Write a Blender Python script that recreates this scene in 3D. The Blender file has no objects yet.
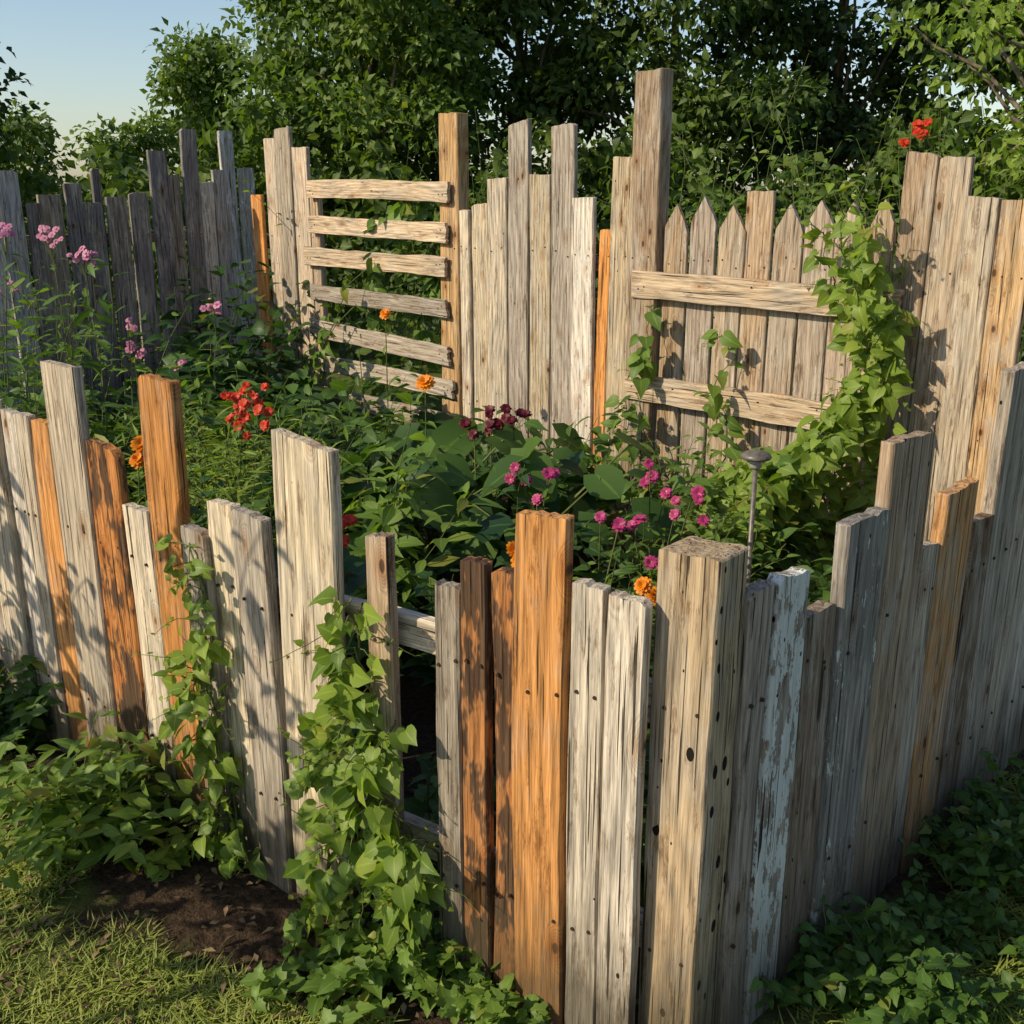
import bpy, math, numpy as np
from mathutils import Vector, Matrix
rng=np.random.default_rng(7)
R=math.radians
scene=bpy.context.scene
col=scene.collection

# ---------------------------------------------------------------- utilities
def nrm(v):
    v=np.asarray(v,float); return v/(np.linalg.norm(v,axis=-1,keepdims=True)+1e-9)
def link(ob,parent=None):
    col.objects.link(ob)
    if parent is not None: ob.parent=parent
    return ob
def empty(name,loc=(0,0,0)):
    e=bpy.data.objects.new(name,None); e.location=loc; e.empty_display_size=.2
    return link(e)

class B:
    """accumulates quads"""
    def __init__(s): s.v=[];s.f=[];s.m=[];s.r=[];s.e=[];s.n=0
    def add(s,v,f,m,r,e):
        s.v.append(v);s.f.append(f+s.n);s.m.append(np.full(len(f),m,int));s.r.append(r);s.e.append(e);s.n+=len(v)
    def build(s,name,mats,parent=None,smooth=True):
        v=np.concatenate(s.v);f=np.concatenate(s.f);m=np.concatenate(s.m)
        me=bpy.data.meshes.new(name)
        me.vertices.add(len(v));me.vertices.foreach_set('co',v.ravel().astype(np.float32))
        me.loops.add(len(f)*4);me.loops.foreach_set('vertex_index',f.ravel().astype(np.int32))
        me.polygons.add(len(f));me.polygons.foreach_set('loop_start',(np.arange(len(f))*4).astype(np.int32))
        try: me.polygons.foreach_set('loop_total',np.full(len(f),4,np.int32))
        except Exception: pass
        me.polygons.foreach_set('material_index',m.astype(np.int32))
        me.polygons.foreach_set('use_smooth',np.full(len(f),smooth))
        a=me.attributes.new('rnd','FLOAT','POINT');a.data.foreach_set('value',np.concatenate(s.r).astype(np.float32))
        a=me.attributes.new('edge','FLOAT','POINT');a.data.foreach_set('value',np.concatenate(s.e).astype(np.float32))
        for q in mats: me.materials.append(q)
        me.update();
        return link(bpy.data.objects.new(name,me),parent)

PROF={
'bean':[(0,-.02,.05),(.06,-.11,.45),(.2,.02,.86),(.38,.25,1.0),(.58,.5,.82),(.79,.75,.42),(1,1,.01)],
'lance':[(0,0,.06),(.25,.25,.8),(.5,.5,1),(.78,.78,.55),(1,1,.01)],
'round':[(0,-.05,.05),(.1,-.22,.6),(.35,.1,1),(.65,.5,1.05),(.88,.85,.6),(1,1.02,.05)],
'lobed':[(0,-.02,.05),(.12,-.16,.6),(.3,.08,1.05),(.4,.3,.70),(.55,.56,.82),(.72,.68,.42),(1,1,.01)],
'simple':[(0,0,.05),(.45,.42,1),(1,1,.02)],
'petal':[(0,0,.2),(.6,.6,1),(1,.97,.55)],
'blade':[(0,0,1),(.5,.5,.75),(1,1,.05)],
}
def leaves(b,pos,d,n,L,W,prof='bean',fold=.25,curl=.25,mat=0,rnd=None):
    pos=np.asarray(pos,float);N=len(pos)
    if N==0:return
    d=nrm(d);n=np.asarray(n,float);n=nrm(n-d*(n*d).sum(1,keepdims=True));sd=np.cross(d,n)
    L=np.broadcast_to(L,(N,))[:,None];W=np.broadcast_to(W,(N,))[:,None]
    if rnd is None:rnd=rng.random(N)
    P=PROF[prof];k=len(P);V=np.zeros((N,k,3,3))
    fo=fold*(.5+rng.random((N,1)));cu=curl*(.3+1.4*rng.random((N,1)))
    for i,(am,ae,w) in enumerate(P):
        V[:,i,1]=pos+d*L*am-n*L*cu*am*am
        c=pos+d*L*ae-n*L*cu*ae*ae
        wv=1 if k<5 else 1+.12*rng.normal(size=(N,1))*(0<i<k-1)
        V[:,i,0]=c+sd*W*w*wv+n*fo*W*w
        V[:,i,2]=c-sd*W*w*wv+n*fo*W*w
    fl=[]
    for i in range(k-1):
        a=i*3
        fl+=[[a,a+1,a+4,a+3],[a+1,a+2,a+5,a+4]]
    F=(np.arange(N)[:,None,None]*(3*k)+np.array(fl)[None]).reshape(-1,4)
    b.add(V.reshape(-1,3),F,mat,np.repeat(rnd,3*k),np.tile([1,0,1],N*k).astype(float))
def tube(b,pts,r0,r1,mat=1,seg=5):
    pts=np.asarray(pts,float);n=len(pts)
    t=nrm(np.gradient(pts,axis=0));up=np.array([.3,.2,1.0]);
    s=np.cross(t,up);s=nrm(np.where(np.linalg.norm(s,axis=1,keepdims=True)<.05,np.array([[1.,0,0]]),s));q=np.cross(t,s)
    rr=np.linspace(r0,r1,n)
    a=np.linspace(0,2*np.pi,seg,endpoint=False)
    V=pts[:,None]+rr[:,None,None]*(np.cos(a)[None,:,None]*s[:,None]+np.sin(a)[None,:,None]*q[:,None])
    F=[]
    for i in range(n-1):
        for j in range(seg):
            k=(j+1)%seg;F.append([i*seg+j,i*seg+k,(i+1)*seg+k,(i+1)*seg+j])
    b.add(V.reshape(-1,3),np.array(F),mat,np.full(n*seg,rng.random()),np.ones(n*seg))
def path(base,d,length,n=7,grav=.3,wob=.12):
    p=np.array(base,float);d=nrm(np.array(d,float));out=[p.copy()];st=length/(n-1)
    for i in range(n-1):
        d=nrm(d+np.array([rng.normal(0,wob),rng.normal(0,wob),-grav/(n-1)+rng.normal(0,wob*.5)]))
        p=p+d*st;out.append(p.copy())
    return np.array(out)
def interp(pts,u):
    n=len(pts)-1;x=np.clip(np.asarray(u)*n,0,n-1e-6);i=x.astype(int);f=(x-i)[:,None]
    return pts[i]*(1-f)+pts[i+1]*f
def stemleaves(b,pts,num,L,prof,wr=.4,start=.15,elev=.3,fold=.25,curl=.3,mat=0,pet=.25,taper=.4,tint=None,per=1):
    u=np.linspace(start,1,num);u=np.repeat(u,per)
    p=interp(pts,u);N=len(u)
    az=rng.random()*6.28+np.arange(N)*(2.4 if per==1 else np.pi)+(np.repeat(np.arange(num),per)*1.57 if per>1 else 0)+rng.normal(0,.3,N)
    el=elev+rng.normal(0,.3,N)
    d=np.stack([np.cos(az)*np.cos(el),np.sin(az)*np.cos(el),np.sin(el)],1)
    LL=L*(1-taper*u)*(.7+.6*rng.random(N))
    p2=p+d*(LL*pet)[:,None]
    n=np.array([-.15,-.1,1.0])+rng.normal(0,.35,(N,3))
    rr=np.clip((tint if tint is not None else .5)+rng.normal(0,.22,N),0,1)
    d2=d.copy();d2[:,2]-=.25
    leaves(b,p2,d2,n,LL,LL*wr,prof,fold,curl,mat,rr)
def grow(b,base,nst,h,spread,L,prof='lance',wr=.2,num=12,grav=.3,per=1,elev=.35,tint=None,rs=.004,curl=.3,taper=.4,start=.15):
    tips=[]
    for i in range(nst):
        a=rng.random()*6.28;s=spread*math.sqrt(rng.random())
        d=(math.cos(a)*s,math.sin(a)*s,1)
        bp=np.array(base,float)+np.array([math.cos(a),math.sin(a),0])*.05*s*rng.random()
        pts=path(bp,d,h*(.65+.5*rng.random()),8,grav)
        tube(b,pts,rs,rs*.4,1,4)
        stemleaves(b,pts,num,L,prof,wr,elev=elev,per=per,tint=tint,curl=curl,taper=taper,start=start)
        tips.append(pts[-1])
    return tips
def flower(b,p,r,mat,cmat,npet=10,layers=1,up=(-.1,-.7,.6)):
    up=nrm(np.array(up,float)+rng.normal(0,.25,3));s=nrm(np.cross(up,[.1,1,.2]));q=np.cross(up,s)
    for l in range(layers):
        a=np.linspace(0,6.28,npet,endpoint=False)+l*.3
        tilt=.15+l*.45
        d=np.cos(a)[:,None]*s+np.sin(a)[:,None]*q+up*tilt
        rr=r*(1-.2*l)
        leaves(b,np.repeat([p],npet,0)+up*l*.004,d,np.repeat([up],npet,0),rr,rr*.3*10/npet,'petal',.1,.25,mat)
    th=np.linspace(0,6.28,7)[:-1]
    d=np.cos(th)[:,None]*s+np.sin(th)[:,None]*q+up*.6
    leaves(b,np.repeat([p],6,0)+up*.004,d,np.repeat([up],6,0),r*.3,r*.16,'petal',.1,.5,cmat)

# ---------------------------------------------------------------- materials
def newmat(name):
    m=bpy.data.materials.new(name);m.use_nodes=True;nt=m.node_tree
    for n in list(nt.nodes):nt.nodes.remove(n)
    out=nt.nodes.new('ShaderNodeOutputMaterial')
    return m,nt,out
class N:
    def __init__(s,nt):s.nt=nt
    def put(s,sock,val):
        if isinstance(val,bpy.types.NodeSocket):s.nt.links.new(val,sock)
        else:
            if hasattr(sock.default_value,'__len__') and not hasattr(val,'__len__'):val=[val]*len(sock.default_value)
            if hasattr(val,'__len__') and len(val)==3 and len(sock.default_value)==4:val=(*val,1)
            sock.default_value=val
    def math(s,op,a,b=0,c=0,clamp=False):
        n=s.nt.nodes.new('ShaderNodeMath');n.operation=op;n.use_clamp=clamp
        s.put(n.inputs[0],a);s.put(n.inputs[1],b);s.put(n.inputs[2],c);return n.outputs[0]
    def vm(s,op,a,b):
        n=s.nt.nodes.new('ShaderNodeVectorMath');n.operation=op;s.put(n.inputs[0],a);s.put(n.inputs[1],b);return n.outputs[0]
    def noise(s,vec,scale=1,detail=2,rough=.5,dist=0):
        n=s.nt.nodes.new('ShaderNodeTexNoise');s.put(n.inputs['Vector'],vec);n.inputs['Scale'].default_value=scale
        n.inputs['Detail'].default_value=detail;n.inputs['Roughness'].default_value=rough;n.inputs['Distortion'].default_value=dist;return n.outputs['Fac']
    def vor(s,vec,scale=1):
        n=s.nt.nodes.new('ShaderNodeTexVoronoi');s.put(n.inputs['Vector'],vec);n.inputs['Scale'].default_value=scale;return n.outputs['Distance'],n.outputs['Color']
    def rng(s,v,a,b,c=0.,d=1.,smooth=False):
        n=s.nt.nodes.new('ShaderNodeMapRange');n.interpolation_type='SMOOTHSTEP' if smooth else 'LINEAR'
        s.put(n.inputs[0],v)
        for i,x in enumerate((a,b,c,d)):s.put(n.inputs[1+i],x)
        return n.outputs[0]
    def mix(s,f,a,b,mode='MIX'):
        n=s.nt.nodes.new('ShaderNodeMix');n.data_type='RGBA';n.blend_type=mode
        s.put(n.inputs[0],f);s.put(n.inputs[6],a);s.put(n.inputs[7],b);return n.outputs[2]
    def sep(s,v):
        n=s.nt.nodes.new('ShaderNodeSeparateXYZ');s.put(n.inputs[0],v);return n.outputs
    def attr(s,name):
        n=s.nt.nodes.new('ShaderNodeAttribute');n.attribute_name=name;return n.outputs['Fac']
    def principled(s,color,rough=.8,bump=None,strength=.5,distance=.003,spec=.3):
        p=s.nt.nodes.new('ShaderNodeBsdfPrincipled');s.put(p.inputs['Base Color'],color);s.put(p.inputs['Roughness'],rough)
        p.inputs['Specular IOR Level'].default_value=spec
        if bump is not None:
            bn=s.nt.nodes.new('ShaderNodeBump');bn.inputs['Strength'].default_value=strength;bn.inputs['Distance'].default_value=distance
            s.put(bn.inputs['Height'],bump);s.nt.links.new(bn.outputs[0],p.inputs['Normal'])
        return p.outputs[0]

def wood_mat(name,hole_thr=.88,hole_r=.095,char=0,greying=.55,knots=.35,crk=.675):
    m,nt,out=newmat(name);k=N(nt)
    tc=nt.nodes.new('ShaderNodeTexCoord');oi=nt.nodes.new('ShaderNodeObjectInfo')
    r=oi.outputs['Random']
    off=nt.nodes.new('ShaderNodeCombineXYZ')
    for i,q in enumerate((17.,31.,53.)):k.put(off.inputs[i],k.math('MULTIPLY',r,q))
    Pv=k.vm('ADD',tc.outputs['Object'],off.outputs[0])
    x,y,z=k.sep(Pv)[:3]
    low=k.noise(k.vm('MULTIPLY',Pv,(4,4,.9)),1,1)
    vd,vc=k.vor(k.vm('MULTIPLY',Pv,(8.5,2,4.4)),1)
    vr=k.sep(vc)[0]
    has=k.math('GREATER_THAN',vr,knots)
    kn=k.math('MULTIPLY',k.rng(vd,0.,.34,1,0,True),has)
    core=k.math('MULTIPLY',k.rng(vd,.06,.10,1,0,True),has)
    F=k.math('ADD',k.math('ADD',k.math('MULTIPLY',x,175),k.math('MULTIPLY',y,110)),k.math('ADD',k.math('MULTIPLY',low,60),k.math('MULTIPLY',kn,40)))
    g=k.rng(k.math('SINE',F),-1,1,0,1)
    g=k.math('POWER',g,.6)
    fib=k.noise(k.vm('MULTIPLY',Pv,(330,330,7)),1,2,.65)
    fib2=k.noise(k.vm('MULTIPLY',Pv,(90,90,3.0)),1,4,.75)
    cr=k.noise(k.vm('MULTIPLY',Pv,(130,130,2.0)),1,1,.5)
    crack=k.rng(cr,crk,crk+.03,0,1,True)
    blot=k.noise(k.vm('MULTIPLY',Pv,(9,9,3.)),1,4,.72)
    blot2=k.noise(k.vm('ADD',k.vm('MULTIPLY',Pv,(28,28,5.)),(5.,5.,5.)),1,5,.8)
    hd,hc=k.vor(k.vm('MULTIPLY',Pv,(26,26,15)),1)
    hcs=k.sep(hc)
    hr=k.math('MULTIPLY',k.math('ADD',k.math('MULTIPLY',hcs[1],1.1),.25),hole_r)
    hole=k.math('MULTIPLY',k.math('LESS_THAN',hd,hr),k.math('GREATER_THAN',hcs[0],hole_thr))
    base=oi.outputs['Color']
    v=k.math('ADD',k.math('MULTIPLY',g,.28),k.math('ADD',k.math('MULTIPLY',k.rng(fib,.34,.66),.48),k.math('MULTIPLY',k.rng(fib2,.36,.64),.66)))
    v=k.math('ADD',v,.22)
    c=k.mix(1.,base,v,'MULTIPLY')
    grey=k.mix(1.,(.38,.335,.28),v,'MULTIPLY')
    c=k.mix(k.rng(blot,.46,.60,0,greying,True),c,grey)
    c=k.mix(k.rng(blot2,.535,.645,0,.68,True),c,k.mix(1.,c,(.36,.26,.185),'MULTIPLY'))
    c=k.mix(k.math('MULTIPLY',kn,.75),c,k.mix(1.,c,(.62,.40,.24),'MULTIPLY'))
    c=k.mix(k.math('MULTIPLY',core,.85),c,(.045,.026,.015))
    if char:
        cm=k.rng(k.math('ADD',k.math('MULTIPLY',blot,.75),k.math('MULTIPLY',k.noise(k.vm('MULTIPLY',Pv,(30,30,3.0)),1,4,.8),.3)),.50,.55,0,.92,True)
        c=k.mix(cm,c,k.mix(k.rng(fib2,.35,.65),(.022,.015,.011),(.11,.065,.04)))
    pn=k.noise(k.vm('MULTIPLY',Pv,(26,26,8)),1,5,.75)
    pm=k.rng(k.math('SUBTRACT',k.math('ADD',pn,k.math('MULTIPLY',oi.outputs['Alpha'],.62)),.80),.0,.01)
    pm=k.math('MULTIPLY',pm,k.math('SUBTRACT',1,crack))
    c=k.mix(pm,c,k.mix(k.rng(fib2,.3,.7),(.46,.47,.44),(.72,.72,.68)))
    c=k.mix(k.math('MULTIPLY',crack,.9),c,(.020,.014,.01))
    c=k.mix(hole,c,(.012,.009,.008))
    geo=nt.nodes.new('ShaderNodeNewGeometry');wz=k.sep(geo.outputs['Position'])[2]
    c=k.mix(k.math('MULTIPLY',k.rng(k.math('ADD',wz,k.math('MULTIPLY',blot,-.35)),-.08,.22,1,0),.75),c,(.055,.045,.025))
    h=k.math('ADD',k.math('MULTIPLY',fib,.6),fib2)
    h=k.math('SUBTRACT',h,k.math('ADD',k.math('MULTIPLY',crack,1.3),k.math('MULTIPLY',hole,1.6)))
    nt.links.new(k.principled(c,.82,h,1.,.004,.15),out.inputs[0]);return m
WOOD=wood_mat('weathered_wood')
WOOD_POST=wood_mat('weathered_post_wood',.60,.19,0,.45,.6,.65)
WOOD_CHAR=wood_mat('charred_stained_wood',.93,.10,1,.2)
WOOD_OR=wood_mat('orange_stained_wood',.94,.09,0,.20,.30,.69)

def leaf_mat(name,dark,light,trans=.35,rough=.5,tcol=None):
    m,nt,out=newmat(name);k=N(nt)
    rnd=k.attr('rnd');ed=k.attr('edge')
    c=k.mix(rnd,dark,light)
    c=k.mix(k.math('MULTIPLY',k.rng(rnd,.94,1.,0,1),.6),c,(.24,.20,.04))
    c=k.mix(k.rng(ed,0.,.12,.5,0),c,tuple(min(1,q*1.4+.015) for q in light))
    ps=k.principled(c,rough,None,spec=.35)
    tr=nt.nodes.new('ShaderNodeBsdfTranslucent')
    k.put(tr.inputs[0],k.mix(1.,c,tcol or (1.5,1.6,.55),'MULTIPLY'))
    mx=nt.nodes.new('ShaderNodeMixShader');mx.inputs[0].default_value=trans
    nt.links.new(ps,mx.inputs[1]);nt.links.new(tr.outputs[0],mx.inputs[2]);nt.links.new(mx.outputs[0],out.inputs[0]);return m
def plain(name,c1,c2,scale=30,rough=.7,bump=.3,dist=.004,spec=.3,stretch=(1,1,1)):
    m,nt,out=newmat(name);k=N(nt)
    geo=nt.nodes.new('ShaderNodeNewGeometry')
    nz=k.noise(k.vm('MULTIPLY',geo.outputs['Position'],stretch),scale,2,.6)
    nt.links.new(k.principled(k.mix(k.rng(nz,.3,.7),c1,c2),rough,nz if bump else None,bump,dist,spec),out.inputs[0]);return m
M_bright=leaf_mat('leaf_bright',(.06,.12,.018),(.19,.29,.05),.42)
M_mid=leaf_mat('leaf_mid',(.028,.07,.014),(.11,.20,.033),.38)
M_deep=leaf_mat('leaf_deep',(.014,.045,.014),(.055,.125,.027),.32)
M_yel=leaf_mat('leaf_yellowgreen',(.10,.175,.022),(.27,.36,.055),.44)
M_tree=leaf_mat('tree_leaf',(.028,.06,.011),(.14,.205,.036),.36,.55)
M_tree2=leaf_mat('tree_leaf_light',(.045,.095,.016),(.18,.255,.048),.38,.55)
M_tree3=leaf_mat('tree_leaf_dark',(.012,.032,.009),(.065,.11,.024),.28,.55)
M_grass=leaf_mat('grass_blade',(.11,.165,.024),(.33,.36,.08),.4,.6)
M_stem=plain('green_stem',(.06,.09,.02),(.12,.14,.04),40,.6,0)
M_bark=plain('bark',(.07,.055,.04),(.22,.18,.13),14,.9,.8,.02,.2,(1,1,.25))
def petal(name,c):return leaf_mat(name,tuple(q*.7 for q in c),c,.3,.5,(1.2,1.1,1.1))
P_pink=petal('petal_pink',(.66,.27,.42));P_mag=petal('petal_magenta',(.55,.06,.22));P_red=petal('petal_red',(.70,.06,.02))
P_or=petal('petal_orange',(.9,.30,.01));P_yel=petal('petal_yellow',(.85,.5,.03));P_dr=petal('petal_darkred',(.13,.008,.02))

C=(.388,1.917);Bp=(-.497,2.476)
dA=(-.765,.643);dB=(-.845,.534);dR=(.691,.723);dK=(-.687,.727);dW=(-.702,-.712)
O=(.555,6.47);K=(-2.34,9.5)

# ground
def ground_mat():
    m,nt,out=newmat('ground_soil_grass');k=N(nt)
    geo=nt.nodes.new('ShaderNodeNewGeometry');P=geo.outputs['Position']
    x,y,z=k.sep(P)[:3]
    def lin(a,b_,o):
        return k.math('ADD',k.math('ADD',k.math('MULTIPLY',x,a),k.math('MULTIPLY',y,b_)),-(a*o[0]+b_*o[1]))
    dfl=k.math('MAXIMUM',lin(-.534,-.845,C),lin(-.643,-.765,Bp))
    dfr=lin(.723,-.691,C)
    dbk=lin(.727,.687,O);dlw=lin(-.712,.702,K)
    far=k.math('MAXIMUM',dbk,dlw)
    a=k.noise(P,3.2,3,.6);b_=k.noise(P,45,5,.7);c_=k.noise(P,9,2,.6)
    soil=k.mix(k.rng(b_,.3,.7),(.02,.014,.009),(.11,.072,.046))
    gr=k.mix(k.rng(c_,.35,.65),(.05,.075,.015),(.13,.15,.04))
    n=k.math('MULTIPLY',k.math('SUBTRACT',a,.5),.9)
    g1=k.rng(k.math('ADD',dfl,n),.36,.46);g2=k.rng(k.math('ADD',dfr,n),.02,.12);g3=k.rng(k.math('ADD',far,n),.3,.5)
    c=k.mix(k.math('MAXIMUM',g1,k.math('MAXIMUM',g2,g3)),soil,gr)
    nt.links.new(k.principled(c,.95,b_,1.,.03,.1),out.inputs[0]);return m
me=bpy.data.meshes.new('ground')
gx=np.concatenate([[-400,-60,-15],np.linspace(-6,6,61),[15,60,400]]);gy=np.concatenate([[-60,-8],np.linspace(-1,12,66),[20,60,400]])
from mathutils import noise as mn
vs=[];fs=[]
for yy in gy:
    for xx in gx:
        z=.03*mn.noise(Vector((xx*1.3,yy*1.3,0)))+.012*mn.noise(Vector((xx*6,yy*6,3))) if abs(xx)<7 and yy<13 else 0
        vs.append((xx,yy,z-.01))
w=len(gx)
for j in range(len(gy)-1):
    for i in range(w-1):fs.append((j*w+i,j*w+i+1,(j+1)*w+i+1,(j+1)*w+i))
me.from_pydata(vs,[],fs);me.materials.append(ground_mat());me.polygons.foreach_set('use_smooth',[True]*len(fs))
link(bpy.data.objects.new('ground',me))

# ---------------------------------------------------------------- fence boards
GREY=(.41,.34,.265);LIGHT=(.57,.48,.37);ORANGE=(.58,.255,.075);RUST=(.38,.165,.06);DARK=(.21,.15,.105);BLUE=(.16,.145,.145);TAN=(.50,.375,.25);BROWN=(.34,.245,.165)
def wmat(c):
    if c is ORANGE:return WOOD_OR
    if c is RUST:return WOOD_CHAR
    return WOOD
def board_mesh(w,H,th,picket=0,jag=.002,slant=0,nails=(),rough=1.,mat=None):
    nx=8;nz=max(6,int(H/.07));vs=[];fs=[]
    ch=min(.004,th*.15)
    xs=np.linspace(-w/2,w/2,nx+1)
    loop=[(xs[i]*(1-2*ch/w),-th/2,i) for i in range(nx+1)]+[(w/2,-th/2+ch*1.5,nx),(w/2,th/2-ch*1.5,nx)]+[(xs[i]*(1-2*ch/w),th/2,i) for i in range(nx,-1,-1)]+[(-w/2,th/2-ch*1.5,0),(-w/2,-th/2+ch*1.5,0)]
    n=len(loop);jt=rng.normal(0,jag,nx+1);bend=rng.normal(0,.004);bow=rng.normal(0,.003)
    if rng.random()<.22: jt[0]-=.006+.010*rng.random()
    if rng.random()<.22: jt[nx]-=.006+.010*rng.random()
    sd1=rng.normal(0,.0022,(nz+1,));sd2=rng.normal(0,.0022,(nz+1,))
    sd1=np.convolve(sd1,[.25,.5,.25],'same')*rough;sd2=np.convolve(sd2,[.25,.5,.25],'same')*rough
    cup=rng.normal(0,.0012)
    for j in range(nz+1):
        v=j/nz
        for q,(x,y,i) in enumerate(loop):
            Hx=H+jt[i]+slant*x-picket*abs(x)/(w/2)
            s=x/(w/2);xx=x+(sd1[j] if x>0 else -sd2[j])*abs(s)+bend*math.sin(v*3.14)
            zz=v*Hx
            if j==nz and q in(nx+1,nx+2,n-2,n-1):zz-=ch
            vs.append((xx,y+bow*math.sin(v*3.1)+cup*s*s,zz))
    for j in range(nz):
        for q in range(n):
            r=(q+1)%n;fs.append((j*n+q,j*n+r,(j+1)*n+r,(j+1)*n+q))
    t=nz*n
    for i in range(nx):
        fs.append((t+i,t+i+1,t+(nx+3)+(nx-i-1),t+(nx+3)+(nx-i)))
    fs.append((t+nx,t+nx+1,t+nx+2,t+nx+3));fs.append((t+n-2,t+n-1,t,t+n-3))
    me=bpy.data.meshes.new('board')
    nb=len(fs)
    for (nxp,nzp) in nails:
        c0=len(vs);r=.0045
        for a in range(8):vs.append((nxp+r*math.cos(a*.785),-th/2-.003,nzp+r*math.sin(a*.785)))
        for a in range(8):vs.append((nxp+r*1.1*math.cos(a*.785),-th/2+.004,nzp+r*1.1*math.sin(a*.785)))
        fs.append(tuple(range(c0,c0+8)))
        for a in range(8):fs.append((c0+a,c0+8+a,c0+8+(a+1)%8,c0+(a+1)%8))
    me.from_pydata(vs,[],fs);me.materials.append(mat or WOOD);me.materials.append(M_nail)
    for i in range(nb,len(fs)):me.polygons[i].material_index=1
    me.update();return me
M_nail=plain('rusty_nail',(.02,.012,.009),(.07,.035,.02),200,.6,0)
def board(parent,o,d,t0,t1,z,color,th=.03,off=0.,paint=0.,picket=0,slant=None,z0=-.05,lean=None,name='board',jag=.002,nails=True,mat=None):
    w=abs(t1-t0);tm=(t0+t1)/2;d3=Vector((d[0],d[1],0));
    nn=Vector((d[1],-d[0],0))
    if nn.y>0:nn=-nn
    ax=Vector((-nn.y,nn.x,0))
    if slant is None:slant=rng.normal(0,.07)
    H=z-z0
    nl=[]
    if nails:
        for hz in ((.28,.86) if H<1.6 else (.45,1.5)):
            for sx in (-.28,.28):
                if rng.random()<.85:nl.append((sx*w+rng.normal(0,.004),hz+rng.normal(0,.012)-z0))
    me=board_mesh(w,H,th,picket,jag,slant,nl,1.,mat or wmat(color))
    ob=bpy.data.objects.new(name,me)
    p=Vector((o[0],o[1],0))+d3*tm+nn*(off)
    le=rng.normal(0,.005) if lean is None else lean
    M=Matrix(((ax.x,-nn.x,0,p.x),(ax.y,-nn.y,0,p.y),(0,0,1,z0),(0,0,0,1)))
    ob.matrix_world=M@Matrix.Rotation(le,4,'Y')@Matrix.Rotation(rng.normal(0,.004),4,'X')
    wm=rng.normal(0,.05)
    c=np.array(color)*(1+rng.normal(0,.14))*np.array([1+wm*.5,1,1-wm*1.3])
    ob.color=(*np.clip(c,0,1),paint)
    col.objects.link(ob);ob.parent=parent;return ob
def rail(parent,p0,p1,h,th,color,nn,paint=0.,name='rail',nails=True):
    p0=Vector(p0);p1=Vector(p1);L=(p1-p0).length;zax=(p1-p0).normalized();nn=Vector(nn).normalized()
    yax=-nn;xax=yax.cross(zax).normalized();yax=zax.cross(xax)
    nl=[]
    if nails:
        for e in (.05,.09,L-.05,L-.09,L*.5):nl.append((rng.uniform(-.25,.25)*h,e))
    me=board_mesh(h,L,th,0,.006,rng.normal(0,.1),nl,2.)
    ob=bpy.data.objects.new(name,me)
    ob.matrix_world=Matrix(((xax.x,yax.x,zax.x,p0.x),(xax.y,yax.y,zax.y,p0.y),(xax.z,yax.z,zax.z,p0.z),(0,0,0,1)))
    ob.color=(*(np.array(color)*(1+rng.normal(0,.1))),paint);col.objects.link(ob);ob.parent=parent;return ob

# front-left
FL=empty('plank_fence')
A=[(1.88,1.72,1.15,GREY,0),(1.712,1.56,1.23,LIGHT,.1),(1.555,1.445,1.19,LIGHT,.15),(1.44,1.352,1.20,GREY,.1),(1.347,1.215,1.19,ORANGE,0),(1.205,1.01,1.39,GREY,0),(1.005,.835,1.17,RUST,0),(.83,.695,1.01,LIGHT,.05),(.69,.525,1.40,ORANGE,0),(.52,.408,1.01,GREY,.1),(.402,.283,1.10,LIGHT,0),(.278,.142,1.10,GREY,.0),(.135,-.085,1.32,LIGHT,.0)]
A=[(3.0,2.8,1.2,GREY,0),(2.8,2.6,1.3,LIGHT,0),(2.6,2.42,1.1,GREY,0),(2.42,2.25,1.25,ORANGE,0),(2.25,2.05,1.15,LIGHT,0),(2.05,1.89,1.3,GREY,0)]+A
for i,(a,b_,z,c,p) in enumerate(A):
    board(FL,Bp,dA,a,b_,z,c,th=.032,off=.007*(1 if i%2 else -1),paint=p)
F2=[(.855,.785,1.125,BROWN,0,0),(.66,.588,1.04,GREY,0,0),(.583,.511,1.115,RUST,0,.002),(.508,.437,1.105,RUST,0,-.002),(.434,.305,1.25,ORANGE,0,.008),(.301,.221,1.12,LIGHT,.0,0),(.218,.129,1.11,LIGHT,.0,.003)]
for a,b_,z,c,p,of in F2: board(FL,C,dB,a,b_,z,c,th=.034,off=of,paint=p,lean=rng.normal(0,.002))
for zz in (.86,.30):
    rail(FL,(C[0]+dB[0]*.1+.02,C[1]+dB[1]*.1+.045,zz),(Bp[0]+.02,Bp[1]+.05,zz+.015),.085,.035,LIGHT,(-.53,-.85,0),.3)
    rail(FL,(Bp[0]+.02+dA[0]*.03,Bp[1]+.052+dA[1]*.03,zz),(Bp[0]+dA[0]*3+.03,Bp[1]+dA[1]*3+.05,zz),.085,.035,GREY,(-.64,-.76,0))
post=empty('wooden_corner_post')
board(post,(C[0]+.012,C[1]+.0),(-.76,.65),.148,.006,1.21,(.48,.365,.25),th=.115,off=-.055,name='post_shaft',lean=0.,jag=.0015,slant=.05,mat=WOOD_POST)
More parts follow.
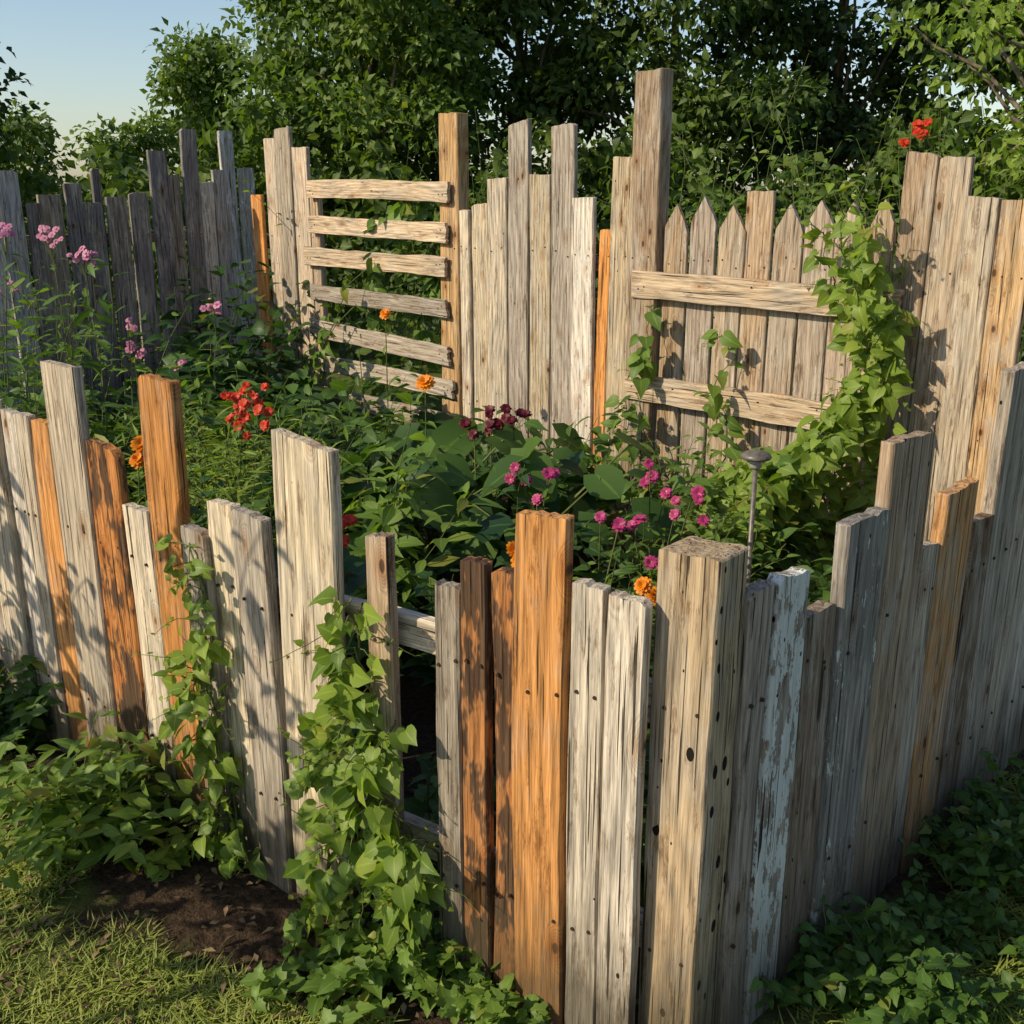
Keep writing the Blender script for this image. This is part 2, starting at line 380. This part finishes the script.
# front-right
FR=empty('plank_fence')
Rr=[(.118,.205,1.12,(.37,.30,.235),.05,0),(.208,.335,1.12,(.38,.32,.26),.53,.006),(.34,.50,.99,DARK,0,-.006),(.505,.71,1.175,(.46,.405,.34),.30,.008),(.72,.96,1.32,BROWN,0,-.002),(.965,1.055,1.0,GREY,0,-.008),(1.06,1.26,1.13,(.48,.25,.10),0,.004),(1.265,1.42,1.0,DARK,0,-.004),(1.425,1.60,1.41,GREY,.1,.006),(1.6,1.8,1.2,GREY,0,0),(1.8,1.97,1.1,LIGHT,.2,.004),(1.98,2.2,1.3,BROWN,0,0),(2.2,2.4,1.15,ORANGE,0,.003),(2.4,2.6,1.25,GREY,0,0),(2.6,2.8,1.2,DARK,0,0),(2.8,3.0,1.3,GREY,0,0)]
for a,b_,z,c,p,of in Rr: board(FR,C,dR,a,b_,z,c,th=.036,off=of,paint=p)
for zz in (.8,.25):rail(FR,(C[0]+dR[0]*.14-.035,C[1]+dR[1]*.14+.035,zz),(C[0]+dR[0]*3-.035,C[1]+dR[1]*3+.035,zz),.085,.035,GREY,(.72,-.69,0))
# back fence
BK=empty('plank_fence')
Kb=[(3.93,3.77,1.82,ORANGE,0),(3.745,3.57,2.26,TAN,.0),(3.56,3.34,2.33,GREY,.1),(3.33,3.12,2.18,TAN,0),
(1.285,1.19,1.74,LIGHT,.2),(1.18,1.02,1.78,LIGHT,.25),(1.01,.83,1.94,LIGHT,.15),(.82,.64,2.27,GREY,.1),(.63,.45,1.96,LIGHT,.15),(.44,.25,2.24,GREY,.1),(.24,.065,1.83,LIGHT,.36),(.06,-.03,1.65,ORANGE,0),(-.04,-.20,2.05,GREY,0),
(-1.82,-1.975,2.04,BROWN,0),(-1.98,-2.13,2.02,TAN,0),(-2.135,-2.29,1.85,GREY,0),(-2.295,-2.45,1.84,(.52,.34,.18),0),(-2.46,-2.65,1.9,LIGHT,0),(-2.66,-2.85,1.8,GREY,0)]
for i,(a,b_,z,c,p) in enumerate(Kb): board(BK,O,dK,a,b_,z,c,th=.035,off=.006*(-1)**i,paint=p,lean=rng.normal(0,.008))
for zz in (.3,1.45):
    for (a,b_) in ((1.28,-.2),(-1.83,-2.9),(3.9,3.1)):
        rail(BK,(O[0]+dK[0]*a+.03,O[1]+dK[1]*a+.04,zz),(O[0]+dK[0]*b_+.03,O[1]+dK[1]*b_+.04,zz),.09,.035,GREY,(-.73,-.69,0))
nK=Vector((-.727,-.687,0))
def kp(t,z,o=0.):return Vector((O[0]+dK[0]*t,O[1]+dK[1]*t,z))+nK*o
pst=empty('fence_post');board(pst,O,dK,-.215,-.41,2.49,BROWN,th=.10,off=.02,name='post_shaft',lean=.003,slant=.05)
pst=empty('fence_post');board(pst,O,dK,1.49,1.30,2.35,(.44,.28,.14),th=.10,off=.0,name='post_shaft',lean=0,slant=0,mat=WOOD_OR)
TR=empty('slatted_trellis')
for i,zt in enumerate((1.93,1.68,1.41,1.13,.85,.60,.34)):
    h=.135+rng.normal(0,.006)
    rail(TR,kp(3.10+rng.normal(0,.03),zt-h/2+rng.normal(0,.01),.045),kp(1.37+rng.normal(0,.02),zt-h/2+rng.normal(0,.012),.07),h,.025,TAN if i<3 else GREY,nK,name='slat')
board(TR,O,dK,3.11,3.0,1.85,BROWN,th=.05,off=-.02,name='stile')
PK=empty('picket_panel')
pk=[(-.43,-.59,1.80),(-.61,-.78,1.84),(-.795,-.96,1.80),(-.975,-1.14,1.87),(-1.15,-1.315,1.81),(-1.325,-1.49,1.83),(-1.50,-1.665,1.82),(-1.675,-1.80,1.84)]
for i,(a,b_,z) in enumerate(pk):
    board(PK,O,dK,a,b_,z,BROWN if i%3==0 else (.37,.285,.205),th=.022,off=0,picket=0 if i==3 else .13,z0=.05,name='picket',slant=0,lean=rng.normal(0,.008))
rail(PK,kp(-.27,1.36,.06),kp(-1.88,1.36,.05),.15,.04,TAN,nK,name='top_rail')
rail(PK,kp(-.25,.77,.07),kp(-1.6,.775,.05),.15,.04,TAN,nK,name='middle_rail')
rail(PK,kp(-.75,.22,.05),kp(-1.75,.22,.05),.15,.04,BROWN,nK,name='bottom_rail')
LW=empty('plank_fence')
Lw=[(2.17,1.99,1.87),(1.97,1.81,2.0),(1.80,1.70,1.77),(1.69,1.51,1.83),(1.50,1.37,1.91),(1.36,1.20,1.77),(1.17,1.0,1.81),(.99,.83,1.84),(.80,.64,2.16),(.635,.52,1.98),(.51,.37,2.33),(.365,.24,1.92),(.235,.125,2.02),(.12,-.01,2.33),(-.02,-.17,2.04)]
t=2.18
while t<5.6:
    w=rng.uniform(.13,.2);Lw.append((t+w,t+.01,rng.uniform(1.7,2.1)));t+=w+.005
for i,(a,b_,z) in enumerate(Lw):
    board(LW,K,dW,a,b_,z,(.38,.355,.33) if i in(0,1,11,12,13,14) else (BLUE if i%3 else (.22,.19,.165)),th=.035,off=.008*(-1)**i,paint=.35 if i in(0,11,13,14) else 0)
board(LW,K,dW,1.24,1.17,2.02,BLUE,th=.04,off=-.05,name='board')
for zz in (.4,1.5):rail(LW,(K[0]+dW[0]*0-.06,K[1]+.06,zz),(K[0]+dW[0]*5.5-.06,K[1]+dW[1]*5.5+.06,zz),.09,.035,GREY,(.71,-.70,0))

# ---------------------------------------------------------------- solar garden light
M_metal=plain('dark_metal',(.08,.07,.06),(.16,.14,.115),60,.4,.1,.001,.5)
M_glass=plain('lamp_glass',(.30,.30,.26),(.4,.4,.36),10,.2,.0,.001,.6)
def lathe(name,prof,mat,loc,parent,seg=20):
    vs=[];fs=[]
    for r,z in prof:
        for a in range(seg):vs.append((r*math.cos(a*2*math.pi/seg),r*math.sin(a*2*math.pi/seg),z))
    for i in range(len(prof)-1):
        for a in range(seg):b_=(a+1)%seg;fs.append((i*seg+a,i*seg+b_,(i+1)*seg+b_,(i+1)*seg+a))
    fs.append(tuple(range((len(prof)-1)*seg,len(prof)*seg)));fs.append(tuple(reversed(range(seg))))
    me=bpy.data.meshes.new(name);me.from_pydata(vs,[],fs);me.materials.append(mat);me.polygons.foreach_set('use_smooth',[True]*len(fs))
    ob=bpy.data.objects.new(name,me);ob.location=loc;return link(ob,parent)
GL=empty('solar_garden_light',(.94,4.0,0))
lathe('stake',[(.004,-.05),(.010,.0),(.010,.85)],M_metal,(0,0,0),GL)
lathe('lens',[(.012,.85),(.024,.86),(.026,.895)],M_glass,(0,0,0),GL)
lathe('cap',[(.056,.893),(.060,.900),(.052,.912),(.030,.922),(.010,.928)],M_metal,(0,0,0),GL)

# ---------------------------------------------------------------- trees
def tree(name,x,y,cz,rx,ry,rz,ncl,per,L,mat,cr=.4,limbs=10,tr=.09,seed=0,open_=0.3,wr=.32,shape='simple'):
    b=B();cen=np.array([x,y,cz])
    u=nrm(rng.normal(size=(ncl,3)));rad=rng.random(ncl)**(open_)
    cc=cen+u*rad[:,None]*np.array([rx,ry,rz])*(.85+.3*rng.random((ncl,1)))
    cc[:,2]=np.maximum(cc[:,2],.3)
    crr=cr*(.6+.8*rng.random(ncl));tone=rng.random(ncl)
    idx=np.repeat(np.arange(ncl),per);Nn=len(idx)
    dv=rng.normal(size=(Nn,3));dv=nrm(dv)*(rng.random((Nn,1))**.5)
    p=cc[idx]+dv*crr[idx][:,None]*np.array([1.15,1.15,.75])
    dd=dv+rng.normal(0,.6,(Nn,3));dd[:,2]-=.3
    nn=rng.normal(0,.6,(Nn,3))+np.array([-.3,-.3,.85])
    rnd=np.clip(.55*tone[idx]+.45*rng.random(Nn),0,.99)
    LL=L*(.6+.7*rng.random(Nn))
    leaves(b,p,dd,nn,LL,LL*wr,shape,.3,.3,0,rnd)
    base=np.array([x,y,-.1]);top=cen+np.array([0,0,-rz*.35])
    tp=np.array([base,base*.6+top*.4+rng.normal(0,.06,3),top*.8+base*.2+rng.normal(0,.08,3),top,cen+np.array([0,0,rz*.4])])
    tube(b,tp,tr,tr*.3,1,9)
    for i in rng.choice(ncl,min(limbs,ncl),replace=False):
        s=interp(tp,[.45+.45*rng.random()])[0]
        m1=s*.5+cc[i]*.5+np.array([0,0,.15])+rng.normal(0,.08,3)
        tube(b,np.array([s,s*.7+m1*.3+rng.normal(0,.03,3),m1,m1*.4+cc[i]*.6+rng.normal(0,.04,3),cc[i]]),tr*.4,.008,1,6)
    return b.build(name,[mat,M_bark])
tree('broadleaf_tree',-6.5,12,3.2,.85,1.0,2.0,50,170,.10,M_tree3,cr=.33)
tree('broadleaf_tree',-8.2,17,2.1,1.9,1.3,1.0,50,150,.11,M_tree)
tree('broadleaf_tree',-4.1,14.5,2.35,1.15,1.1,1.35,62,190,.10,M_tree2,cr=.33)
tree('broadleaf_tree',-1.55,13,3.2,1.3,1.3,2.6,100,200,.11,M_tree2)
tree('broadleaf_tree',.1,14,3.8,1.6,1.4,2.7,95,200,.11,M_tree)
tree('broadleaf_tree',1.9,13.5,3.6,1.6,1.4,2.6,95,200,.11,M_tree)
tree('broadleaf_tree',4.0,14.2,3.6,1.8,1.4,2.7,95,190,.12,M_tree3)
tree('broadleaf_tree',6.6,14,3.6,1.9,1.4,2.7,90,190,.12,M_tree)
tree('broadleaf_tree',-1.9,16.5,3.4,1.4,1.2,2.6,60,170,.13,M_tree3)
tree('fruit_tree',4.6,9.4,2.9,1.35,1.1,1.35,48,58,.10,M_yel,cr=.3,limbs=40,tr=.07,wr=.28)
b=B();Nn=18000
hx=rng.uniform(-9,8,Nn);hy=12+rng.normal(0,.35,Nn)+.4*np.sin(hx*2.1);hz=rng.random(Nn)**.8*(2.25+.3*np.sin(hx*1.7)+.25*np.sin(hx*4.3+1))
nn=rng.normal(0,.6,(Nn,3))+np.array([-.2,-.3,.8]);dd=rng.normal(0,1,(Nn,3));dd[:,2]-=.3
LL=.14*(.6+.7*rng.random(Nn))
leaves(b,np.stack([hx,hy,hz],1),dd,nn,LL,LL*.37,'simple',.3,.3,0,np.clip(.4*np.sin(hx*3+hz*4)**2+.6*rng.random(Nn),0,.99))
b.build('hedge',[M_tree,M_bark])
b=B()
for q in range(34):
    xx=rng.uniform(1.0,3.6);yy=7.4-.35*(xx-1)+rng.normal(0,.3)
    grow(b,(xx,yy,.6+.3*rng.random()),3,1.4+.35*rng.random(),.4,.11,'lance',.24,16,.5,tint=.5)
b.build('climbing_shrub',[M_bright,M_stem])
b=B()
for q in range(9):
    xx=rng.uniform(-1.0,.6);yy=8.9-.6*xx*.8+rng.normal(0,.2)
    grow(b,(xx,yy,.3),4,1.75+.3*rng.random(),.35,.10,'lance',.24,16,.4,tint=.5)
b.build('leafy_shrub',[M_bright,M_stem])
b=B();tube(b,path((2.66,7.5,.6),(0,0,1),1.68,5,0,.01),.006,.004,1)
for q in range(7):flower(b,np.array([2.68,7.5,2.25])+rng.normal(0,.035,3),.04,2,3,8,2)
b.build('red_flower',[M_mid,M_stem,P_red,P_or])
# young trees standing on the lawn to the left (they dapple the fence)
def sapling(x,y,h,n,L):
    b=B();tp=path((x,y,-.05),(.02,.01,1),h,8,0,.03);tube(b,tp,.018,.006,1,6)
    for i in range(n):
        s=interp(tp,[.45+.55*rng.random()])[0];a=rng.random()*6.28
        pts=path(s,(math.cos(a),math.sin(a),.7),.3+.35*rng.random(),6,.4,.12);tube(b,pts,.007,.003,1,4)
        stemleaves(b,pts,9,L,'lance',.27,start=.2,tint=.5,curl=.3)
    b.build('young_tree',[M_mid,M_bark])
sapling(-2.45,2.0,1.95,14,.15)
sapling(-3.1,2.7,1.85,16,.15)
sapling(-2.0,1.62,1.75,8,.13)
sapling(-2.5,3.1,1.25,9,.13)

# ---------------------------------------------------------------- garden interior mass
def inside(x,y):
    a=(x-C[0])*(.534)+(y-C[1])*(.845)
    r=-(x-C[0])*(.723)+(y-C[1])*(.691)
    k_=(x-O[0])*(-.727)+(y-O[1])*(-.687)
    l_=(x-K[0])*(.712)+(y-K[1])*(-.702)
    return min(a,r,k_,l_),r
kinds=[('lance',.22,.16,M_mid),('bean',.42,.11,M_mid),('lance',.14,.19,M_bright),('round',.5,.16,M_deep),('lobed',.42,.13,M_deep)]
bs={i:B() for i in range(5)}
pl=[];big=[(-.55,4.0),(-1.2,6.2),(-.35,4.9),(.15,4.6),(-1.25,4.7)]
tries=0
while len(pl)<66 and tries<4000:
    tries+=1
    x=rng.uniform(-3.8,2.3);y=rng.uniform(2.6,9.2)
    ins,rr_=inside(x,y)
    if ins<.32 or rr_<.45:continue
    if any((x-a)**2+(y-c)**2<.12*(1+y*.10) for a,c in pl):continue
    if any((x-a)**2+(y-c)**2<.06 for a,c in big):continue
    if (x-.94)**2+(y-4.0)**2<.1: continue
    pl.append((x,y))
for x,y in pl:
    i=int(rng.choice(5,p=[.25,.22,.18,.15,.20]));kd=kinds[i]
    h=.62 if y<5 else .74
    if inside(x,y)[0]<.6 and y<4.5:h=.5
    h*=.7+.6*rng.random()
    if y>6.6 and x>-1.7: h*=.75
    nst=int(6+4*rng.random());sz=.75+.6*rng.random()
    grow(bs[i],(x,y,0),nst,h,.7,kd[2]*sz*(1.25 if i==3 else 1),kd[0],kd[1],int(11/sz) if i!=3 else 6,.35,per=2 if i in(0,2) else 1,tint=.2+.6*rng.random(),curl=.35)
for i,kd in enumerate(kinds):
    bs[i].build(['leafy_garden_plants','bean_plants','tall_herb_plants','squash_plants','leafy_vine_plants'][i],[kd[3],M_stem])
b=B();grow(b,(-.55,4.0,0),6,1.0,.3,.18,'lance',.19,15,.35,per=2,tint=.6);b.build('tall_herb_plant',[M_bright,M_stem])
b=B();grow(b,(-1.2,6.2,0),22,.85,.9,.20,'lance',.26,12,.5,per=2,tint=.5);b.build('leafy_mound_plant',[M_mid,M_stem])
b=B()
for p_ in ((-2.2,8.1),(-2.45,8.5),(-2.0,8.5)):grow(b,(*p_,0),9,1.25,.45,.17,'bean',.44,14,.3,tint=.5)
b.build('climbing_bean_plant',[M_deep,M_stem])
b=B()
for p_ in ((-2.95,6.2),(-2.7,5.8),(-3.05,6.9),(-2.4,6.0)):grow(b,(*p_,0),7,1.45,.3,.17,'lance',.15,18,.3,tint=.55)
b.build('tall_herb_plant',[M_mid,M_stem])
b=B()
for cx,cy,n_ in ((-.35,4.9,20),(.15,4.6,12),(-.75,4.3,8),(-.1,5.4,14)):
    for i in range(n_):
        a=rng.random()*6.28;rr=.1+.40*rng.random();h=.38+.38*rng.random()
        tip=np.array([cx+rr*math.cos(a),cy+rr*math.sin(a),h])
        tube(b,np.array([[cx,cy,0],[cx+rr*.3*math.cos(a),cy+rr*.3*math.sin(a),h*.7],tip]),.008,.005,1)
        d=np.array([[math.cos(a),math.sin(a)-.3,-.35]])
        l_=.15+.10*rng.random()
        leaves(b,tip[None]-nrm(d)*.04,d,np.array([[rng.normal(0,.3),-.35+rng.normal(0,.25),1]]),l_,l_*.5,'round',.18,.35,0,np.array([.1+.8*rng.random()]))
b.build('squash_plant',[M_mid,M_stem])
b=B()
for cx,cy in ((-1.25,4.7),(-1.0,4.4),(-1.5,5.1)):
    for i in range(18):
        a=rng.random()*6.28;pts=path((cx,cy,0),(math.cos(a)*.35,math.sin(a)*.35,1),.80+.22*rng.random(),9,.5,.08)
        tube(b,pts,.004,.0015,1,4);stemleaves(b,pts,28,.12,'lance',.07,start=.2,elev=.5,taper=.3,tint=.7)
b.build('cosmos_plant',[M_yel,M_stem])

def flowering(name,heads,r,pm,cm,base_dx=.08,lm=M_mid,leafL=.09,npet=10,layers=1,leafn=10,prof='lance',wr=.18):
    b=B()
    for (x,y,z,cnt,sc) in heads:
        base=np.array([x+rng.normal(0,base_dx),y+rng.normal(0,base_dx),0]);tip=np.array([x,y,z])
        mid=base*.4+tip*.6+np.array([rng.normal(0,.03),rng.normal(0,.03),0])
        pts=interp(np.array([base,base*.7+mid*.3+rng.normal(0,.01,3),mid,mid*.4+tip*.6,tip]),np.linspace(0,1,9))
        tube(b,pts,.005,.0025,1,5);stemleaves(b,pts[:-1],leafn,leafL,prof,wr,tint=.55,start=.2)
        for q in range(cnt):
            p=tip+(rng.normal(0,sc,3) if cnt>1 else 0)
            if cnt>1:tube(b,np.array([pts[-2],(pts[-2]+p)/2,p]),.002,.0015,1,4)
            flower(b,p,r*(.8+.4*rng.random()),2,3,npet,layers)
    return b.build(name,[lm,M_stem,pm,cm])
flowering('pink_phlox',[(-2.53,6.5,1.5,14,.032),(-2.72,6.5,1.6,10,.035),(-2.75,6.0,1.66,8,.03),(-2.35,6.6,1.1,3,.02),(-2.9,6.3,1.35,4,.03),(-2.62,6.4,1.25,0,0),(-2.8,6.2,1.5,0,0),(-2.45,6.3,1.2,0,0),(-2.6,6.2,1.35,0,0),(-2.7,6.0,1.1,0,0)],.022,P_pink,P_pink,.15,M_bright,.17,6,1,20,'lance',.16)
flowering('pink_phlox',[(-2.47,7,.88,7,.03),(-2.21,8.0,1.05,7,.03),(-2.3,7.3,.75,3,.03)],.028,P_pink,P_mag,.1,M_mid,.12,6,1,12)
flowering('red_zinnia',[(-1.26,5,.96,12,.05),(-1.30,5,.85,10,.04),(-1.2,4.95,.88,4,.03),(-.6,3.5,.80,9,.03),(-.62,3.5,.73,7,.025),(-.56,3.45,.68,3,.02)],.024,P_red,P_or,.08,M_mid,.1,8,2,12)
flowering('marigold',[(-.75,6.4,1.17,1,0),(-.45,5.5,.92,1,0),(-1.6,4.5,.83,1,0),(-.9,6.3,.98,0,0),(-1.62,4.5,.76,1,0)],.045,P_or,P_yel,.1,M_bright,.1,12,3,12)
flowering('marigold',[(.01,3.2,.78,3,.03),(.38,2.9,.79,1,0),(.05,3.15,.70,1,0),(.42,2.95,.74,1,0)],.026,P_or,P_yel,.1,M_bright,.08,12,3,12)
flowering('magenta_zinnia',[(.04,4.2,.76,3,.035),(.15,4.2,.78,2,.02),(.40,3.8,.69,1,0),(.46,3.85,.66,2,.03),(.6,4.5,.71,3,.04),(.66,4.4,.64,1,0),(.73,4.2,.66,4,.05),(.33,3.8,.72,1,0),(.1,4.1,.70,1,0),(.55,3.7,.66,3,.05)],.026,P_mag,P_yel,.08,M_bright,.09,10,2,12)
flowering('dark_red_amaranth',[(-.1,5,.82,6,.035),(.01,5,.84,6,.04),(-.18,5,.76,3,.03)],.027,P_dr,P_dr,.1,M_mid,.12,7,2,8)
b=B()
for cx,cy in ((.45,3.9),(.65,4.1),(.3,3.6),(.75,3.8),(.55,3.5)):
    grow(b,(cx,cy,0),14,.62,.6,.075,'lance',.16,22,.3,tint=.6)
b.build('aster_plant',[M_bright,M_stem])

# ---------------------------------------------------------------- vines
def vine(name,lines,n_out,L,mat,prof='bean',wr=.42,out=(-.6,-.75,0),off=.03,twirl=.05,dens=60,tint=.55,tendril=0):
    b=B();out=nrm(np.array(out,float));side=np.cross(out,[0,0,1.])
    for ln in lines:
        ln=np.array(ln,float);m=len(ln)
        for k_ in range(n_out):
            pts=interp(ln,np.linspace(0,1,16))+rng.normal(0,twirl,(16,3))*np.array([1,1,.6])+out*(off+.02*k_)
            pts=np.array([pts[max(0,i-1):i+2].mean(0) for i in range(16)])
            tube(b,pts,.0045,.0025,1,5)
            n=dens;u=rng.random(n)
            p=interp(pts,u)
            az=rng.normal(0,1.1,n)
            d=side[None]*np.sin(az)[:,None]*1.2+np.array([0,0,-1.])*np.cos(az)[:,None]*.8+out[None]*(.45+.4*rng.normal(0,1,(n,1)))
            LL=L*(.4+.9*rng.random(n)**.8)
            p2=p+nrm(d)*(.02+.045*rng.random((n,1)))+out[None]*rng.random((n,1))*.05+np.array([0,0,.015])
            nn=out[None]*.7+np.array([0,0,.7])+rng.normal(0,.5,(n,3))
            for i in range(0,n,2):tube(b,np.array([p[i],(p[i]+p2[i])/2+[0,0,.008],p2[i]]),.0018,.0013,1,4)
            leaves(b,p2,d,nn,LL,LL*wr,prof,.22,.4,0,np.clip(tint+rng.normal(0,.27,n),0,1))
            for q in range(tendril):
                s=interp(pts,[rng.random()])[0];tp=path(s,side*rng.normal(0,1)+out*.5+np.array([0,0,.6]),.12+.12*rng.random(),8,1.2,.35)
                tube(b,tp,.0016,.0008,1,4);stemleaves(b,tp,4,L*.45,prof,wr,start=.4,tint=.8)
    return b.build(name,[mat,M_stem])
def la(t,z):return (Bp[0]+dA[0]*t,Bp[1]+dA[1]*t,z)
def lb(t,z):return (C[0]+dB[0]*t,C[1]+dB[1]*t,z)
vine('climbing_vine',[[la(.42,.02),la(.38,.3),la(.43,.6),la(.40,.82),la(.44,1.0)],[la(.33,.0),la(.36,.25),la(.45,.5),la(.48,.72)]],2,.050,M_yel,'bean',.44,(-.64,-.77,0),.025,.022,46,.5,5)
vine('climbing_vine',[[lb(.90,.0),lb(.88,.3),lb(.83,.6),lb(.92,.85)],[lb(.80,.0),lb(.74,.3),lb(.82,.5),lb(.76,.68)],[lb(.99,.0),lb(.97,.25),lb(1.0,.5),lb(.95,.6)],[lb(.70,.0),lb(.72,.2),lb(.68,.40)],[lb(.86,.0),lb(.87,.4),lb(.92,.7),lb(.88,.98)]],2,.056,M_yel,'bean',.44,(-.53,-.85,0),.028,.035,36,.45,6)
def creeper(name,cx,cy,rx,ry,h,n,L,mat,prof='bean',wr=.46,tint=.6,nl=9,st=2):
    b=B()
    for i in range(n):
        a=rng.random()*6.28;q=math.sqrt(rng.random())
        grow(b,(cx+rx*q*math.cos(a),cy+ry*q*math.sin(a),-.01),st,h,.9,L,prof,wr,nl,.7,tint=tint,rs=.0025,curl=.25,taper=.2)
    return b.build(name,[mat,M_stem])
creeper('creeping_vine_patch',-.32,2.22,.28,.12,.15,22,.05,M_bright,'lobed')
creeper('creeping_vine_patch',-.02,2.10,.12,.07,.11,8,.045,M_bright,'lobed')
creeper('leafy_shrub',-1.27,2.82,.12,.10,.36,22,.09,M_bright,'lance',.18,.65,20)
creeper('leafy_shrub',-1.88,3.45,.2,.2,.32,24,.055,M_mid,'bean',.4,.4,18)
creeper('leafy_shrub',-1.0,2.72,.06,.05,.13,4,.045,M_yel,'bean',.45,.6,6)
creeper('nettle_patch',.88,2.14,.2,.12,.2,32,.042,M_mid,'bean',.40,.5,13)
creeper('nettle_patch',1.5,2.75,.3,.25,.25,42,.042,M_mid,'bean',.40,.5,13)
creeper('nettle_patch',1.2,2.35,.2,.15,.12,18,.036,M_mid,'bean',.40,.5,9)
vine('runner_bean_vine',[[kp(-1.78,0,.12),kp(-1.8,.5,.1),kp(-1.86,1.0,.08),kp(-1.8,1.35,.08),kp(-1.68,1.8,.06)],
 [kp(-1.65,0,.25),kp(-1.66,.4,.2),kp(-1.78,.8,.12),kp(-1.93,1.15,.1),kp(-1.75,1.6,.06)],
 [kp(-1.5,0,.45),kp(-1.5,.3,.4),kp(-1.66,.6,.3),kp(-1.8,1.0,.15)],
 [kp(-1.35,0,.7),kp(-1.35,.3,.6),kp(-1.5,.5,.5),kp(-1.7,.75,.3)],
 [kp(-1.2,0,.6),kp(-1.25,.3,.55),kp(-1.4,.5,.5),kp(-1.55,.62,.4)],
 [kp(-1.6,0,.9),kp(-1.55,.3,.8),kp(-1.6,.5,.6),kp(-1.75,.8,.3)]],3,.08,M_yel,'bean',.44,(-.5,-.75,.1),.03,.065,64,.5,6)
# loose sprays standing off the fence, throwing shadows on the boards
vine('runner_bean_vine',[[kp(-1.7,1.2,.1),kp(-1.75,1.6,.3),kp(-1.72,1.95,.45)],[kp(-1.8,1.0,.1),kp(-1.85,1.35,.35),kp(-1.8,1.6,.5)],[kp(-1.6,1.3,.05),kp(-1.5,1.6,.1),kp(-1.45,1.75,.15)]],1,.075,M_yel,'bean',.44,(-.5,-.75,.1),.03,.03,18,.5,2)
vine('runner_bean_vine',[[kp(-.55,0,.2),kp(-.5,.5,.15),kp(-.42,.9,.1),kp(-.45,1.25,.1)],[kp(-1.0,0,.3),kp(-.98,.5,.15),kp(-.9,.9,.1),kp(-1.0,1.15,.1)],[kp(-.45,0,.3),kp(-.3,.4,.3),kp(-.35,.75,.15)]],1,.09,M_bright,'bean',.42,(-.6,-.7,.1),.03,.05,34,.5,3)
vine('climbing_vine',[[kp(2.9,0,.2),kp(2.7,.7,.1),kp(2.2,1.5,-.1),kp(1.8,1.75,-.1)],[kp(2.2,0,-.2),kp(2.0,.6,-.2),kp(1.8,1.2,-.2),kp(1.5,1.3,-.1)],[kp(2.6,0,-.3),kp(2.5,.8,-.3),kp(2.6,1.6,-.2)]],2,.10,M_bright,'bean',.42,(-.7,-.7,.1),.0,.1,50,.4)

# ---------------------------------------------------------------- lawn
def lawn(name,regions):
    b=B()
    for (x0,x1,y0,y1,n,L,tint) in regions:
        x=rng.uniform(x0,x1,n);y=rng.uniform(y0,y1,n)
        dfl=np.maximum(-(x-C[0])*.534-(y-C[1])*.845,-(x-Bp[0])*.643-(y-Bp[1])*.765)
        dfr=(x-C[0])*.723-(y-C[1])*.691
        clump=np.array([mn.noise(Vector((q*3.1,w_*3.1,0))) for q,w_ in zip(x,y)])
        keep=((dfl+clump*.35>.36)|(dfr+clump*.3>.05))&(rng.random(n)<.9+.5*clump)
        x,y,clump=x[keep],y[keep],clump[keep];m=len(x)
        az=rng.random(m)*6.28;d=np.stack([np.cos(az)*.7,np.sin(az)*.7,np.full(m,1.)*(.4+.8*rng.random(m))],1)
        nn=np.stack([-np.cos(az)*.3-.5,-np.sin(az)*.3-.3,np.full(m,.9)],1)
        leaves(b,np.stack([x,y,np.full(m,-.015)],1),d,nn,L*(.5+.9*rng.random(m)),.0028,'blade',.1,.5,0,np.clip(tint+clump*.5+rng.normal(0,.2,m),0,.93))
    return b.build(name,[M_grass])
lawn('lawn_grass',[(-2.6,-.3,1.7,3.9,80000,.05,.6),(-.4,.5,1.5,2.3,9000,.045,.5),(.5,2.4,1.6,3.6,26000,.05,.5)])
b=B();n=900
x=rng.uniform(-1.6,.3,n);y=rng.uniform(1.9,3.2,n)
leaves(b,np.stack([x,y,np.full(n,.012)],1),np.concatenate([rng.normal(0,1,(n,2)),rng.normal(0,.15,(n,1))],1),np.concatenate([rng.normal(0,.3,(n,2)),np.ones((n,1))],1),.012+.03*rng.random(n),.008,'simple',.2,.4,0)
M_dead=leaf_mat('dead_leaf',(.06,.035,.018),(.22,.15,.08),.1,.8,(1,1,1))
b.build('leaf_litter',[M_dead])

# ---------------------------------------------------------------- light, sky, camera
sd=Vector((-.80,-.34,.58)).normalized()
sun=bpy.data.lights.new('sun','SUN');sun.energy=5.0;sun.angle=R(.5);sun.color=(1,.87,.64)
so=bpy.data.objects.new('sun',sun);so.rotation_euler=sd.to_track_quat('Z','Y').to_euler();so.location=(-8,-4,8);link(so)
w=bpy.data.worlds.new('World');scene.world=w;w.use_nodes=True;nt=w.node_tree
bg=nt.nodes['Background'];sk=nt.nodes.new('ShaderNodeTexSky');sk.sky_type='NISHITA';sk.sun_disc=False
sk.sun_elevation=math.asin(sd.z);sk.sun_rotation=math.atan2(sd.x,sd.y);sk.air_density=1.0;sk.dust_density=.8
nt.links.new(sk.outputs[0],bg.inputs[0]);bg.inputs[1].default_value=.14
cam=bpy.data.cameras.new('camera');cam.lens=36*1070/1024;cam.sensor_width=36;cam.clip_end=1500;cam.clip_start=.05
co=bpy.data.objects.new('camera',cam);co.location=(0,0,1.9);co.rotation_euler=(R(90-17),0,0);link(co);scene.camera=co
scene.view_settings.view_transform='Standard';scene.view_settings.look='None';scene.view_settings.exposure=0
